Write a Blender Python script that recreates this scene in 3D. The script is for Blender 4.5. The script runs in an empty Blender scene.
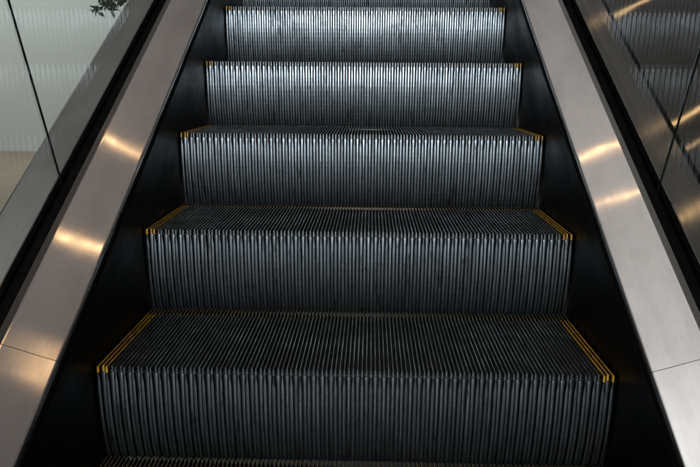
import bpy, bmesh, math, random
from mathutils import Vector, Matrix, Euler
random.seed(7)
sc = bpy.context.scene
C = sc.collection

RUN, RISE, DEPTH = 0.350, 0.2021, 0.372
TH = math.atan2(RISE, RUN)
PITCH, NC = 0.0086, 58            # cleats at i*PITCH, i = -58..58

# ------------------------------------------------------------------ materials
def newmat(name):
    m = bpy.data.materials.new(name); m.use_nodes = True
    nt = m.node_tree; nt.nodes.clear()
    out = nt.nodes.new('ShaderNodeOutputMaterial')
    b = nt.nodes.new('ShaderNodeBsdfPrincipled')
    nt.links.new(b.outputs[0], out.inputs[0])
    return m, nt, b

def coords(nt, scale, perobj=True):
    """object coordinates, shifted per object so that repeats differ"""
    tc = nt.nodes.new('ShaderNodeTexCoord')
    src = tc.outputs['Object']
    if perobj:
        oi = nt.nodes.new('ShaderNodeObjectInfo')
        mu = nt.nodes.new('ShaderNodeMath'); mu.operation = 'MULTIPLY'; mu.inputs[1].default_value = 37.0
        nt.links.new(oi.outputs['Random'], mu.inputs[0])
        ad = nt.nodes.new('ShaderNodeVectorMath'); ad.operation = 'ADD'
        nt.links.new(src, ad.inputs[0]); nt.links.new(mu.outputs[0], ad.inputs[1])
        src = ad.outputs[0]
    mp = nt.nodes.new('ShaderNodeMapping'); mp.inputs['Scale'].default_value = scale
    nt.links.new(src, mp.inputs[0])
    return mp.outputs[0]

def noise(nt, scale_vec, scale=1.0, detail=4, rough=0.6, perobj=True):
    n = nt.nodes.new('ShaderNodeTexNoise')
    n.inputs['Scale'].default_value = scale; n.inputs['Detail'].default_value = detail
    n.inputs['Roughness'].default_value = rough
    nt.links.new(coords(nt, scale_vec, perobj), n.inputs['Vector'])
    return n.outputs['Fac']

def ramp(nt, fac, stops):
    r = nt.nodes.new('ShaderNodeValToRGB')
    els = r.color_ramp.elements
    while len(els) > 1: els.remove(els[-1])
    for i, (p, c) in enumerate(stops):
        e = els[0] if i == 0 else els.new(p)
        e.position = p
        e.color = (c[0], c[1], c[2], 1) if isinstance(c, tuple) else (c, c, c, 1)
    nt.links.new(fac, r.inputs[0])
    return r.outputs[0]

def mixc(nt, fac, a, b, mode='MIX'):
    m = nt.nodes.new('ShaderNodeMixRGB'); m.blend_type = mode
    for i, v in ((0, fac), (1, a), (2, b)):
        if hasattr(v, 'node'): nt.links.new(v, m.inputs[i])
        elif isinstance(v, tuple): m.inputs[i].default_value = (*v, 1)
        else: m.inputs[i].default_value = v
    return m.outputs[0]

def bump(nt, b, h, strength, dist=0.001):
    bp = nt.nodes.new('ShaderNodeBump'); bp.inputs['Strength'].default_value = strength
    bp.inputs['Distance'].default_value = dist
    nt.links.new(h, bp.inputs['Height']); nt.links.new(bp.outputs[0], b.inputs['Normal'])

# ribbed cast aluminium of the risers, grimy, with vertical rubbing and specks
def mat_riser():
    m, nt, b = newmat('worn_cast_aluminium')
    streak = noise(nt, (420, 30, 7), 1, 3, .6)
    blot = noise(nt, (14, 14, 22), 1, 6, .7)
    speck = noise(nt, (260, 260, 260), 1, 3, .7)
    col = ramp(nt, streak, [(.30, (.15, .17, .18)), (.5, (.30, .335, .355)), (.72, (.56, .60, .63))])
    col = mixc(nt, ramp(nt, blot, [(.38, .50), (.58, 0.0)]), col, (.10, .11, .112))
    col = mixc(nt, ramp(nt, speck, [(.62, 0.0), (.70, .8)]), col, (.05, .05, .05))
    rub = noise(nt, (75, 9, 11), 1, 4, .75)                 # dark scuffs running down single ribs
    col = mixc(nt, ramp(nt, rub, [(.57, 0.0), (.66, .85)]), col, (.07, .075, .075))
    lint = noise(nt, (120, 120, 60), 1, 2, .5)
    col = mixc(nt, ramp(nt, lint, [(.73, 0.0), (.76, .7)]), col, (.60, .60, .56))
    nt.links.new(col, b.inputs['Base Color'])
    b.inputs['Metallic'].default_value = 1.0
    nt.links.new(ramp(nt, blot, [(.3, .40), (.7, .31)]), b.inputs['Roughness'])
    bump(nt, b, speck, .08, .0002)
    return m

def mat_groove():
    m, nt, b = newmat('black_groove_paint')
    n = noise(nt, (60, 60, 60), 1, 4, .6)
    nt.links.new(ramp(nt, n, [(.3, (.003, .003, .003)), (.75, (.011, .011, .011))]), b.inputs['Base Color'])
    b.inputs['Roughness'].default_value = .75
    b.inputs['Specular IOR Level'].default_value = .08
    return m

def mat_cleat_top():
    m, nt, b = newmat('rubbed_cleat_crest')
    n = noise(nt, (240, 12, 60), 1, 4, .65)
    big = noise(nt, (7, 9, 7), 1, 4, .6)
    col = ramp(nt, n, [(.3, (.08, .082, .08)), (.5, (.30, .31, .30)), (.72, (.60, .60, .57))])
    col = mixc(nt, ramp(nt, big, [(.4, .7), (.62, 0.0)]), col, (.05, .052, .052))
    nt.links.new(col, b.inputs['Base Color'])
    b.inputs['Metallic'].default_value = 1.0
    b.inputs['Roughness'].default_value = .42
    return m

def mat_yellow(name, c0, c1, c2):
    m, nt, b = newmat(name)
    n = noise(nt, (90, 60, 90), 1, 5, .7)
    nt.links.new(ramp(nt, n, [(.30, c0), (.47, c1), (.7, c2)]), b.inputs['Base Color'])
    b.inputs['Roughness'].default_value = .45
    return m

def mat_brushed(name, lo, hi, rough, aniso=.75, metallic=1.0, uv=True, fine=(900, 6, 900)):
    m, nt, b = newmat(name)
    g = noise(nt, fine, 1, 3, .6)
    smear = noise(nt, (9, 3.5, 9), 1, 5, .6)
    spots = noise(nt, (150, 150, 150), 1, 2, .5)
    col = ramp(nt, g, [(.3, lo), (.7, hi)])
    col = mixc(nt, ramp(nt, smear, [(.42, 0.0), (.68, .42)]), col, tuple(x * .6 for x in lo))
    col = mixc(nt, ramp(nt, spots, [(.775, 0.0), (.80, .8)]), col, (.08, .06, .05))
    nt.links.new(col, b.inputs['Base Color'])
    b.inputs['Metallic'].default_value = metallic
    nt.links.new(ramp(nt, smear, [(.3, rough * .8), (.7, rough * 1.6)]), b.inputs['Roughness'])
    if uv:
        b.inputs['Anisotropic'].default_value = aniso
        t = nt.nodes.new('ShaderNodeTangent'); t.direction_type = 'UV_MAP'; t.uv_map = 'UVMap'
        nt.links.new(t.outputs[0], b.inputs['Tangent'])
    # fine brushing on top of the slight waviness of folded sheet, plus hand smudges
    wav = noise(nt, (7, 4.5, 7), 1, 2, .4)
    b1 = nt.nodes.new('ShaderNodeBump'); b1.inputs['Strength'].default_value = 1; b1.inputs['Distance'].default_value = .0006
    nt.links.new(wav, b1.inputs['Height'])
    b2 = nt.nodes.new('ShaderNodeBump'); b2.inputs['Strength'].default_value = .03; b2.inputs['Distance'].default_value = .0003
    nt.links.new(g, b2.inputs['Height']); nt.links.new(b1.outputs[0], b2.inputs['Normal'])
    nt.links.new(b2.outputs[0], b.inputs['Normal'])
    return m

def mat_plain(name, c0, c1, rough, scale=(20, 20, 20), metallic=0.0, spec=.5, bmp=0.0):
    m, nt, b = newmat(name)
    n = noise(nt, scale, 1, 5, .6)
    nt.links.new(ramp(nt, n, [(.3, c0), (.7, c1)]), b.inputs['Base Color'])
    b.inputs['Roughness'].default_value = rough
    b.inputs['Metallic'].default_value = metallic
    b.inputs['Specular IOR Level'].default_value = spec
    if bmp: bump(nt, b, n, bmp, .001)
    return m

def mat_glass():
    m = bpy.data.materials.new('balustrade_glass'); m.use_nodes = True
    nt = m.node_tree; nt.nodes.clear()
    out = nt.nodes.new('ShaderNodeOutputMaterial')
    tr = nt.nodes.new('ShaderNodeBsdfTransparent'); tr.inputs[0].default_value = (.955, .97, .96, 1)
    gl = nt.nodes.new('ShaderNodeBsdfGlossy'); gl.inputs['Roughness'].default_value = .012
    lw = nt.nodes.new('ShaderNodeLayerWeight'); lw.inputs[0].default_value = .5
    p = nt.nodes.new('ShaderNodeMath'); p.operation = 'POWER'; p.inputs[1].default_value = 5
    a = nt.nodes.new('ShaderNodeMath'); a.operation = 'MULTIPLY_ADD'
    a.inputs[1].default_value = .62; a.inputs[2].default_value = .04
    nt.links.new(lw.outputs['Facing'], p.inputs[0]); nt.links.new(p.outputs[0], a.inputs[0])
    mx = nt.nodes.new('ShaderNodeMixShader')
    nt.links.new(a.outputs[0], mx.inputs[0]); nt.links.new(tr.outputs[0], mx.inputs[1]); nt.links.new(gl.outputs[0], mx.inputs[2])
    nt.links.new(mx.outputs[0], out.inputs[0])
    return m

M_RISER, M_GROOVE, M_TOP = mat_riser(), mat_groove(), mat_cleat_top()
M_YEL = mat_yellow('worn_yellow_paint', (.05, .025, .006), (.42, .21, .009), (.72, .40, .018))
M_YSIDE = mat_yellow('dark_yellow_flank', (.006, .004, .002), (.035, .018, .003), (.12, .06, .006))  # flanks darker than the yellow crests
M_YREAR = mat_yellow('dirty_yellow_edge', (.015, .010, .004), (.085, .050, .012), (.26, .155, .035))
M_DECK = mat_brushed('brushed_steel', (.62, .59, .568), (.665, .635, .612), .10, .95)
M_SKIRT = mat_brushed('dark_skirt_steel', (.010, .0103, .0103), (.017, .0175, .0175), .36, .3, 1.0, uv=False, fine=(900, 4, 500))
M_TRIM = mat_plain('black_satin_trim', (.008, .008, .008), (.012, .012, .012), .7, spec=.08)
M_RUBBER = mat_plain('black_rubber', (.004, .004, .004), (.008, .008, .008), .9, spec=.02)
M_EDGE = mat_plain('glass_joint_seal', (.006, .007, .007), (.01, .011, .011), .8, spec=.2)
M_EDGELIGHT = mat_plain('painted_edge_glint', (.45, .50, .48), (.60, .64, .62), .15)  # pale colour stands in for the highlight on the glass joint
M_GLASS = mat_glass()
M_TREAD = mat_plain('dusty_black_tread_groove', (.008, .0085, .0085), (.050, .051, .048), .8, (45, 22, 45), spec=.15)
M_FRONT = mat_plain('darkened_cleat_front', (.07, .075, .075), (.20, .21, .21), .45, (300, 30, 60), 1.0)  # front faces darkened in colour to curb their brightness
M_OUTER = mat_brushed('outer_deck_steel', (.20, .20, .195), (.27, .27, .26), .11, .93)
M_INFILL = mat_brushed('dark_brushed_infill', (.12, .122, .115), (.16, .16, .15), .06, .9)
M_HAND = mat_plain('handrail_rubber', (.012, .012, .012), (.02, .02, .02), .4)

# ------------------------------------------------------------------ helpers
def link(name, bm, mats, parent=None, smooth=False):
    me = bpy.data.meshes.new(name)
    bmesh.ops.recalc_face_normals(bm, faces=bm.faces)
    bm.to_mesh(me); bm.free()
    for m in (mats if isinstance(mats, (list, tuple)) else [mats]): me.materials.append(m)
    o = bpy.data.objects.new(name, me); C.objects.link(o)
    if parent: o.parent = parent
    if smooth:
        for p in me.polygons: p.use_smooth = True
    return o

def empty(name, loc=(0, 0, 0), rot=(0, 0, 0)):
    o = bpy.data.objects.new(name, None); C.objects.link(o)
    o.location = loc; o.rotation_euler = rot; o.empty_display_size = .05
    return o

def tag(o, label=None, cat=None, group=None, kind=None):
    for k, v in (('label', label), ('category', cat), ('group', group), ('kind', kind)):
        if v: o[k] = v
    return o

def loft(bm, rings, mat=0, cap=True, uvl=None, flip_uv=False, mats=None):
    """rings: list of lists of points; open or closed by caller repeating nothing -> closed rings"""
    vs = [[bm.verts.new(p) for p in r] for r in rings]
    n = len(rings[0])
    for a, b in zip(vs, vs[1:]):
        for i in range(n):
            f = bm.faces.new((a[i], a[(i + 1) % n], b[(i + 1) % n], b[i]))
            f.material_index = mats[i] if mats else mat
    if cap:
        bm.faces.new(vs[0]); bm.faces.new(vs[-1][::-1])
    return vs

def extrude_profile(name, prof, s0, s1, mats, parent, seg=1, matidx=None, smooth=False, shear=0.0, crosslen_uv=True):
    """prof: closed polygon [(x, n)], swept along local Y from s0 to s1 (shear tilts the ends)"""
    bm = bmesh.new(); uvl = bm.loops.layers.uv.new('UVMap')
    cum = [0]
    for a, b in zip(prof, prof[1:] + prof[:1]): cum.append(cum[-1] + math.dist(a, b))
    rings = []
    ss = [s0 + (s1 - s0) * k / seg for k in range(seg + 1)]
    vs = [[bm.verts.new((x, s + shear * n, n)) for x, n in prof] for s in ss]
    N = len(prof)
    for k in range(seg):
        for i in range(N):
            j = (i + 1) % N
            f = bm.faces.new((vs[k][i], vs[k][j], vs[k + 1][j], vs[k + 1][i]))
            # U runs across the sheet: brushing along the sheet spreads highlights across it
            for l, uv in zip(f.loops, ((cum[i], ss[k]), (cum[i + 1], ss[k]), (cum[i + 1], ss[k + 1]), (cum[i], ss[k + 1]))):
                l[uvl].uv = uv
            if matidx: f.material_index = matidx[i]
    bm.faces.new(vs[0]); bm.faces.new(vs[-1][::-1])
    return link(name, bm, mats, parent, smooth)

# ------------------------------------------------------------------ one step
CH = .0125        # cleat height
PROUD = .0065     # how far every other rib stands in front of its neighbours
def is_front(i): return i % 2 == 0
def cleat(bm, i, y0, y1, dz=0.0, top_mat=1, side_mat=0, w=.0012, wb=.0019, z0=-CH, front_mat=1):
    x = i * PITCH
    r = []
    for y in (y0, y1):
        r.append([(x - wb, y, z0), (x - w, y, dz - .0006), (x - w + .0004, y, dz), (x + w - .0004, y, dz), (x + w, y, dz - .0006), (x + wb, y, z0)])
    vs = loft(bm, r, mats=[side_mat, top_mat, top_mat, top_mat, side_mat, side_mat], cap=False)
    f = bm.faces.new(vs[0]); f.material_index = front_mat
    f = bm.faces.new(vs[1][::-1]); f.material_index = side_mat

def prof_y(h): return .22 * h * h + 2.4 * h * h * h + .0004
STRIP = .040
def build_step():
    root = empty('escalator_step')
    jit = {i: random.uniform(-.0004, .0004) for i in range(-NC, NC + 1)}
    # tread: base plate + cleats
    bm = bmesh.new()
    X = NC * PITCH + .0022
    loft(bm, [[(-X, y, -.05), (-X, y, -CH), (X, y, -CH), (X, y, -.05)] for y in (.013, DEPTH)], mat=0)
    for i in range(-NC + 3, NC - 2):
        fy = (.0 if is_front(i) else PROUD) + .0012
        cleat(bm, i, fy, DEPTH - STRIP - .004, jit[i], front_mat=2)
    link('tread', bm, [M_TREAD, M_TOP, M_FRONT], root)
    # yellow cleats along both sides
    for side in (-1, 1):
        bm = bmesh.new()
        for q in range(3):
            i = side * (NC - q)
            fy = (.0 if is_front(i) else PROUD) + .0010
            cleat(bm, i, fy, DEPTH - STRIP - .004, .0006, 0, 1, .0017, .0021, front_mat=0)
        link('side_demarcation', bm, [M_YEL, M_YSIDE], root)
    # rear strip
    bm = bmesh.new()
    for i in range(-NC, NC + 1):
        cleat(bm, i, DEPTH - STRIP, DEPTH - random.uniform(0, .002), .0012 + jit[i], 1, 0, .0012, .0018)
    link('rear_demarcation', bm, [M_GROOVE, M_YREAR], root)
    # riser with ribs
    bm = bmesh.new()
    hs = [0, .004, .010, .0125, .0132, .016, .019, .024, .030, .038, .048, .06, .075, .09, .105, .12, .135, .15, .165, .18, .195, .212]
    back = .0115
    for i in range(-NC, NC + 1):
        front = is_front(i)
        x = i * PITCH
        start = .0128
        rings = []
        for h in hs:
            if h < start: continue
            if front:
                t = min(1, max(0, (h - .014) / .026)); t = t * t * (3 - 2 * t)
                hw = .0014 + t * (.0031 - .0014); y = prof_y(h)
            else:
                t = min(1, max(0, (h - start) / .0015))
                bulge = math.exp(-((h - .016) / .006) ** 2) * .0005
                hw = .0014 + t * (.0028 - .0014) + bulge; y = prof_y(h) + PROUD * (1 - .35 * min(1, h / .08))
            yb = prof_y(h) + back
            c = .0011
            rings.append([(x - hw, yb, -h), (x - hw, y + c, -h), (x - hw + c * .25, y + c * .28, -h), (x - hw * .45, y, -h), (x + hw * .45, y, -h),
                          (x + hw - c * .25, y + c * .28, -h), (x + hw, y + c, -h), (x + hw, yb, -h)])
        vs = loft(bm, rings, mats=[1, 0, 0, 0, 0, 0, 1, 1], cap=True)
    # back plate of the grooves
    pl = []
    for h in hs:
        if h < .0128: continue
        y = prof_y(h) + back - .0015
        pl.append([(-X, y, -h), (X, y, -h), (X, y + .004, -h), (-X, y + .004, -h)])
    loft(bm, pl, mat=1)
    link('riser', bm, [M_RISER, M_GROOVE], root)
    # step side cheeks
    for sd in (-1, 1):
        bm = bmesh.new()
        x0, x1 = sd * .470, sd * .486
        loft(bm, [[(x, .03, -.052), (x, DEPTH - .03, -.052), (x, DEPTH - .05, -.10), (x, .06, -.19), (x, .045, -.19)] for x in (x0, x1)])
        link('side_cheek', bm, [M_GROOVE], root)
    return root

labels = {
 -2: ('escalator step below the bottom edge of the photo'),
 -1: 'escalator step at the very bottom edge, only its rear yellow tips showing',
 0: 'nearest whole escalator step, dark riser and the largest black tread',
 1: 'escalator step second from the front, black tread with yellow side lines, mid grey riser',
 2: 'escalator step third from the front, tread a thin sliver above a bright riser',
 3: 'escalator step fourth from the front, brightest silver ribbed riser and no tread visible',
 4: 'escalator step fifth from the front, narrow silver riser just under the top edge',
 5: 'topmost escalator step, only the dark foot of its riser showing',
 6: 'escalator step hidden above the top edge, seen only as faint ribs mirrored in the glass',
 7: 'escalator step hidden above the top edge, seen only as faint ribs mirrored in the glass',
}
proto = build_step()
kids = list(proto.children)
for k in range(-1, 8):
    if k == -1: r = proto
    else:
        r = proto.copy(); C.objects.link(r)
        for ch in kids:
            c = ch.copy(); C.objects.link(c); c.parent = r
    r.location = (0, RUN * k, RISE * k)
    tag(r, labels[k], 'escalator step', 'escalator steps')

# ------------------------------------------------------------------ balustrades (local Y runs up the incline, local Z normal to it)
S0, S1, JS, JG = -1.75, 3.4, -.098, .303
def arc(cx, cn, r, a0, a1, n):
    return [(cx + r * math.cos(math.radians(a0 + (a1 - a0) * k / n)), cn + r * math.sin(math.radians(a0 + (a1 - a0) * k / n))) for k in range(n + 1)]

def balustrade(side, label):
    root = empty('escalator_balustrade', (0, 0, 0), (TH, 0, 0))
    tag(root, label, 'balustrade', 'balustrades on both sides of the steps')
    mir = lambda P: [(side * x, n) for x, n in P]
    sx = .5065
    extrude_profile('skirt_panel', mir([(sx, -.30), (sx, .108), (sx + .002, .1100), (sx + .010, .1100), (sx + .010, -.30)]), S0, S1, [M_SKIRT], root)
    extrude_profile('skirt_trim', mir([(sx + .003, .1112)] + arc(sx + .007, .122, .0075, 215, 120, 6) + [(sx + .012, .132), (sx + .02, .132), (sx + .02, .1112)]), S0, S1, [M_TRIM], root)
    # inner deck: rounded nose, 28 degree slope, steeper lip
    a = math.radians(28)
    nose = arc(.5125, .1355, .0085, 235, 118, 8)
    nx, nn = nose[-1]
    p1 = (.5895, nn + (.5895 - nx) * math.tan(a))
    p2 = (p1[0] + .0075, p1[1] + .0100)
    under = [(p2[0] + .001, p2[1] - .0008), (p2[0] + .001, p2[1] - .03), (p1[0], p1[1] - .012), (.5165, .130)]
    deck = nose + [(p1[0] - .002, p1[1] - .0012), p1, (p1[0] + .001, p1[1] + .0012), p2] + under
    for (s0, s1) in ((S0, JS - .0006), (JS + .0006, S1)):
        extrude_profile('inner_deck_panel', mir(deck), s0, s1, [M_DECK], root)
    jb = bmesh.new()
    xg = .617
    g0, g1 = p2[0] + .0012, xg - .0002
    extrude_profile('glass_gasket', mir([(g0, p2[1] - .03), (g0, p2[1] - .004), (g0 + .002, p2[1] - .002), (g1 - .003, p2[1] - .001), (g1, p2[1] + .002), (g1, p2[1] - .03)]), S0, S1, [M_RUBBER], root)
    jb.free()
    # glass panels, 10 mm
    shear = .085
    gt = .86
    for (s0, s1) in ((S0, JG - .0026), (JG + (.0040 if side > 0 else .0026), S1)):
        bm = bmesh.new()
        x0, x1 = side * xg, side * (xg + .010)
        for z0_, z1_ in ((.12, gt),):
            v = [bm.verts.new((x, (s + shear * z if abs(s - JG) < .01 else s), z)) for x in (x0, x1) for s, z in ((s0, z0_), (s1, z0_), (s1, z1_), (s0, z1_))]
            for q in ((0, 1, 2, 3), (4, 5, 6, 7), (0, 1, 5, 4), (1, 2, 6, 5), (2, 3, 7, 6), (3, 0, 4, 7)):
                f = bm.faces.new([v[t] for t in q])
                f.material_index = 0 if q in ((0, 1, 2, 3), (4, 5, 6, 7)) else 1
        link('glass_panel', bm, [M_GLASS, M_GLASS], root)
    # black seal in the joint between the two panes
    bm = bmesh.new()
    x0, x1 = side * (xg + .0004), side * (xg + .0030)
    v = [bm.verts.new((x, s + shear * z, z)) for x in (x0, x1) for s, z in ((JG - .0022, .13), (JG + .0022, .13), (JG + .0022, gt - .01), (JG - .0022, gt - .01))]
    for q in ((0, 1, 2, 3), (4, 5, 6, 7), (0, 1, 5, 4), (1, 2, 6, 5), (2, 3, 7, 6), (3, 0, 4, 7)): bm.faces.new([v[t] for t in q])
    link('joint_seal', bm, [M_EDGE], root)
    if side > 0:      # pale strip that paints a highlight along the upper pane's edge
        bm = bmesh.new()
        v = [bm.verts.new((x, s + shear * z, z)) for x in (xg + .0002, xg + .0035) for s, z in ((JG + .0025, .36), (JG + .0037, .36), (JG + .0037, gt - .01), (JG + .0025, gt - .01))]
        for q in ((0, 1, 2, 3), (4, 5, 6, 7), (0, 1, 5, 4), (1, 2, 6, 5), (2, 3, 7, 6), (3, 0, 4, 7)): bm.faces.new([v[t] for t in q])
        link('edge_glint', bm, [M_EDGELIGHT], root)
    o0 = xg + .0102
    extrude_profile('glass_gasket', mir([(o0, .15), (o0, .193), (o0 + .012, .190), (o0 + .012, .15)]), S0, S1, [M_RUBBER], root)
    extrude_profile('outer_deck_panel', mir([(o0 + .0124, .14), (o0 + .0124, .190), (o0 + .0140, .1915), (.716, .1915), (.722, .188), (.722, -.55), (.718, -.55), (.718, .186), (o0 + .02, .186), (o0 + .02, .14)]), S0, S1, [M_OUTER], root)
    # handrail riding on the top edge of the glass
    hr = []
    for k in range(20):
        t = 2 * math.pi * k / 20
        hr.append((xg + .005 + .040 * math.cos(t) * (1 if math.sin(t) > 0 else .95), gt + .012 + (.022 if math.sin(t) > 0 else .016) * math.sin(t)))
    extrude_profile('handrail', mir(hr), S0, S1, [M_HAND], root, smooth=True)
    return root
balustrade(-1, 'left balustrade with brushed steel deck, clear glass and the pale wall behind it')
balustrade(1, 'right balustrade with brushed steel deck and dark glass mirroring the ribbed steps')

# dark metal infill beside the right balustrade
inf = extrude_profile('infill_panel', [(.745, .140), (.745, .160), (.749, .164), (3.2, .164), (3.2, .140)], S0, S1, [M_INFILL], None)
inf.rotation_euler = (TH, 0, 0)
tag(inf, 'dark brushed metal slope seen through the right glass panel, crossed by orange light streaks', 'metal panel')

# ------------------------------------------------------------------ setting seen through the left glass
FZ = -1.05
CAM = Vector((0.02736498, -1.3158766, 0.55060377))
WALLY = 14.6
def box(name, x0, x1, y0, y1, z0, z1, mat):
    bm = bmesh.new()
    v = [bm.verts.new((x, y, z)) for x in (x0, x1) for y in (y0, y1) for z in (z0, z1)]
    for q in ((0, 1, 3, 2), (4, 5, 7, 6), (0, 1, 5, 4), (2, 3, 7, 6), (0, 2, 6, 4), (1, 3, 7, 5)): bm.faces.new([v[t] for t in q])
    return link(name, bm, [mat])
M_FLOOR = mat_plain('tan_stone_floor', (.24, .175, .12), (.31, .235, .165), .45, (1.5, 1.5, 1.5))
M_WALL = mat_plain('pale_wall_paint', (.62, .645, .63), (.70, .72, .705), .6, (.5, .5, .3))
tag(box('floor', -25, 25, -12, 30, FZ - .1, FZ, M_FLOOR), kind='structure')
M_BLOCKER = mat_plain('dark_bounce_blocker', (.012, .012, .012), (.024, .024, .023), .55, (8, 8, 8))
tag(box('bounce_blocker', -3, 3, -12, 4, FZ + .004, FZ + .012, M_BLOCKER), kind='structure')  # unseen dark sheet added to keep floor bounce off the lower risers
tag(box('wall', -22, 1.5, WALLY, WALLY + .3, FZ, 9, M_WALL), 'pale grey wall above the tan floor, seen through the left glass', 'wall')

# potted shrub half hidden behind the left deck
def plant():
    root = empty('potted_tree', (-1.60, 4.6, FZ))
    tag(root, 'dark green leafy tree crown peeking behind the left glass at the top edge', 'tree')
    bm = bmesh.new()
    prof = [(.0, 0), (.17, 0), (.22, .40), (.235, .40), (.235, .44), (.20, .44), (.20, .40), (0, .40)]
    N = 24
    vs = [[bm.verts.new((r * math.cos(2 * math.pi * k / N), r * math.sin(2 * math.pi * k / N), z)) for k in range(N)] for r, z in prof[1:-1]]
    for a, b in zip(vs, vs[1:]):
        for k in range(N): bm.faces.new((a[k], a[(k + 1) % N], b[(k + 1) % N], b[k]))
    bm.faces.new(vs[0]); bm.faces.new(vs[-1])
    link('pot', bm, [mat_plain('clay_pot', (.10, .09, .08), (.14, .12, .11), .7)], root)
    bs = bmesh.new(); bl = bmesh.new()
    rnd = random.Random(3)
    def tube(pts, r0, r1):
        rings = []
        for q, p in enumerate(pts):
            r = r0 + (r1 - r0) * q / (len(pts) - 1)
            rings.append([(p[0] + r * math.cos(t * math.pi / 3), p[1] + r * math.sin(t * math.pi / 3), p[2]) for t in range(6)])
        loft(bs, rings)
    def leaf(p, d, L, w):
        d = d.normalized(); u = d.cross(Vector((rnd.uniform(-1, 1), rnd.uniform(-1, 1), rnd.uniform(-.3, .3)))).normalized()
        nrm = d.cross(u) * .12 * L
        a = bl.verts.new(p); b_ = bl.verts.new(p + d * L * .5 + u * w + nrm); c = bl.verts.new(p + d * L); e = bl.verts.new(p + d * L * .5 - u * w + nrm)
        m_ = bl.verts.new(p + d * L * .5)
        bl.faces.new((a, b_, m_)); bl.faces.new((b_, c, m_)); bl.faces.new((c, e, m_)); bl.faces.new((e, a, m_))
    pts = [(.01 * math.sin(q * 1.3), .01 * math.cos(q), .38 + q * .172) for q in range(12)]
    tube(pts, .022, .012)
    for st in range(26):
        ang = st * 2.4; p = Vector((0, 0, 2.06 + .018 * st)); pts = []
        d = Vector((math.cos(ang), math.sin(ang), rnd.uniform(.5, 1.1)))
        for q in range(9):
            pts.append(tuple(p)); p = p + d.normalized() * .062
            d += Vector((rnd.uniform(-.2, .2), rnd.uniform(-.2, .2), -.22))
            if q > 2:
                for _ in range(14):
                    leaf(p + Vector((rnd.uniform(-.03, .03), rnd.uniform(-.03, .03), rnd.uniform(-.02, .03))), Vector((rnd.uniform(-1, 1), rnd.uniform(-1, 1), rnd.uniform(-.9, .4))), rnd.uniform(.05, .09), rnd.uniform(.008, .014))
        tube(pts, .006, .002)
    link('trunk', bs, [mat_plain('dark_bark', (.02, .016, .012), (.05, .04, .03), .8)], root)
    link('crown', bl, [mat_plain('shrub_leaf', (.03, .055, .02), (.08, .12, .04), .5, (9, 9, 9))], root)
plant()

# ------------------------------------------------------------------ light
w = bpy.data.worlds.new('World'); sc.world = w; w.use_nodes = True
nt = w.node_tree; nt.nodes.clear()
wo = nt.nodes.new('ShaderNodeOutputWorld'); bg = nt.nodes.new('ShaderNodeBackground')
nt.links.new(bg.outputs[0], wo.inputs[0])
tc = nt.nodes.new('ShaderNodeTexCoord')
acc = None
def blob(v, power, col, k):
    global acc
    v = Vector(v).normalized()
    d = nt.nodes.new('ShaderNodeVectorMath'); d.operation = 'DOT_PRODUCT'; d.inputs[1].default_value = v
    nt.links.new(tc.outputs['Generated'], d.inputs[0])
    mx = nt.nodes.new('ShaderNodeMath'); mx.operation = 'MAXIMUM'; mx.inputs[1].default_value = 0
    nt.links.new(d.outputs['Value'], mx.inputs[0])
    pw = nt.nodes.new('ShaderNodeMath'); pw.operation = 'POWER'; pw.inputs[1].default_value = power
    nt.links.new(mx.outputs[0], pw.inputs[0])
    sc_ = nt.nodes.new('ShaderNodeVectorMath'); sc_.operation = 'SCALE'; sc_.inputs[0].default_value = [c * k for c in col]
    nt.links.new(pw.outputs[0], sc_.inputs['Scale'])
    if acc is None: acc = sc_.outputs[0]
    else:
        ad = nt.nodes.new('ShaderNodeVectorMath'); ad.operation = 'ADD'
        nt.links.new(acc, ad.inputs[0]); nt.links.new(sc_.outputs[0], ad.inputs[1]); acc = ad.outputs[0]
blob((0, 0, 1), 1.2, (.90, .84, .80), .08)
blob((.28, .34, .90), 9, (1.0, .90, .86), .15)       # dim warm ceiling to the right
blob((-.38, .28, .90), 10, (1.0, .985, .965), .50)      # pale ceiling to the left
blob((-.50, -.05, .86), 40, (.92, .97, 1.0), 1.5)     # daylight coming in from the left
nt.links.new(acc, bg.inputs[0]); bg.inputs[1].default_value = 1.0

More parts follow.
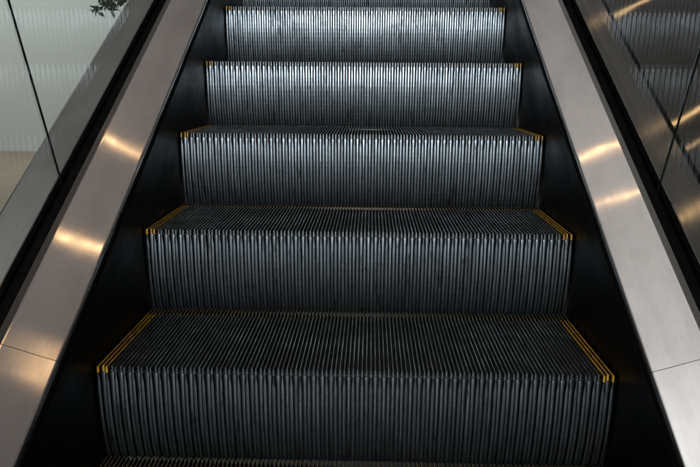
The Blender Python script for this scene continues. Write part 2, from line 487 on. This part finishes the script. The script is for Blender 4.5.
def area(name, loc, target, sx, sy, energy, col, spread=180):
    l = bpy.data.lights.new(name, 'AREA'); l.shape = 'RECTANGLE'; l.size = sx; l.size_y = sy
    l.energy = energy; l.color = col; l.spread = math.radians(spread)
    o = bpy.data.objects.new(name, l); C.objects.link(o)
    o.location = loc
    o.rotation_euler = (Vector(target) - Vector(loc)).to_track_quat('-Z', 'Y').to_euler()
    return o
WARM = (1.0, .62, .30)
# slim warm ceiling lamps: each makes one streak across the brushed decks
def ceiling_lamp(x, y, length, width, energy, deg):
    o = area('ceiling_lamp', (x, y, 3.0), (x, y, 0), length, width, energy, WARM)
    o.rotation_euler = (0, 0, math.radians(deg))
ceiling_lamp(.27, 1.49, .42, .020, .20, 14)
ceiling_lamp(.39, .84, .42, .022, .28, 22)
ceiling_lamp(-.33, 1.55, .42, .018, .18, -22)
ceiling_lamp(-.41, 1.25, .38, .013, .11, -21)
ceiling_lamp(.80, .20, .34, .26, .55, 0)
for x, y, l, e in ((1.68, 2.56, .50, .17), (2.02, 1.82, .50, .30), (2.03, 1.62, .3, .07), (1.98, 1.15, .40, .34)):
    ceiling_lamp(x, y, l, .022, e, 31)
# cool daylight from a window far behind the viewer: sheen on the upper risers
area('window_light', (.1, -7.0, 1.5), (0, .7, .4), 2.6, 1.0, 38, (.85, .93, 1.0), 50)
# fill lamp added to brighten the pale wall
area('wall_fill', (-8, WALLY - 5, 7.5), (-8, WALLY, 1.5), 8, 1.5, 590, (.94, 1.0, .98))

# ------------------------------------------------------------------ camera
cam = bpy.data.cameras.new('camera'); co = bpy.data.objects.new('camera', cam); C.objects.link(co)
co.location = CAM
co.rotation_euler = (1.3625918, -0.00774338, 0.02873372)
cam.sensor_width = 36; cam.lens = 725.25 * 36 / 700; cam.clip_start = .01; cam.clip_end = 200
sc.camera = co
sc.view_settings.view_transform = 'Standard'; sc.view_settings.look = 'None'
sc.view_settings.exposure = 0; sc.view_settings.gamma = 1
sc.cycles.max_bounces = 10; sc.cycles.transparent_max_bounces = 16
sc.cycles.sample_clamp_indirect = 4
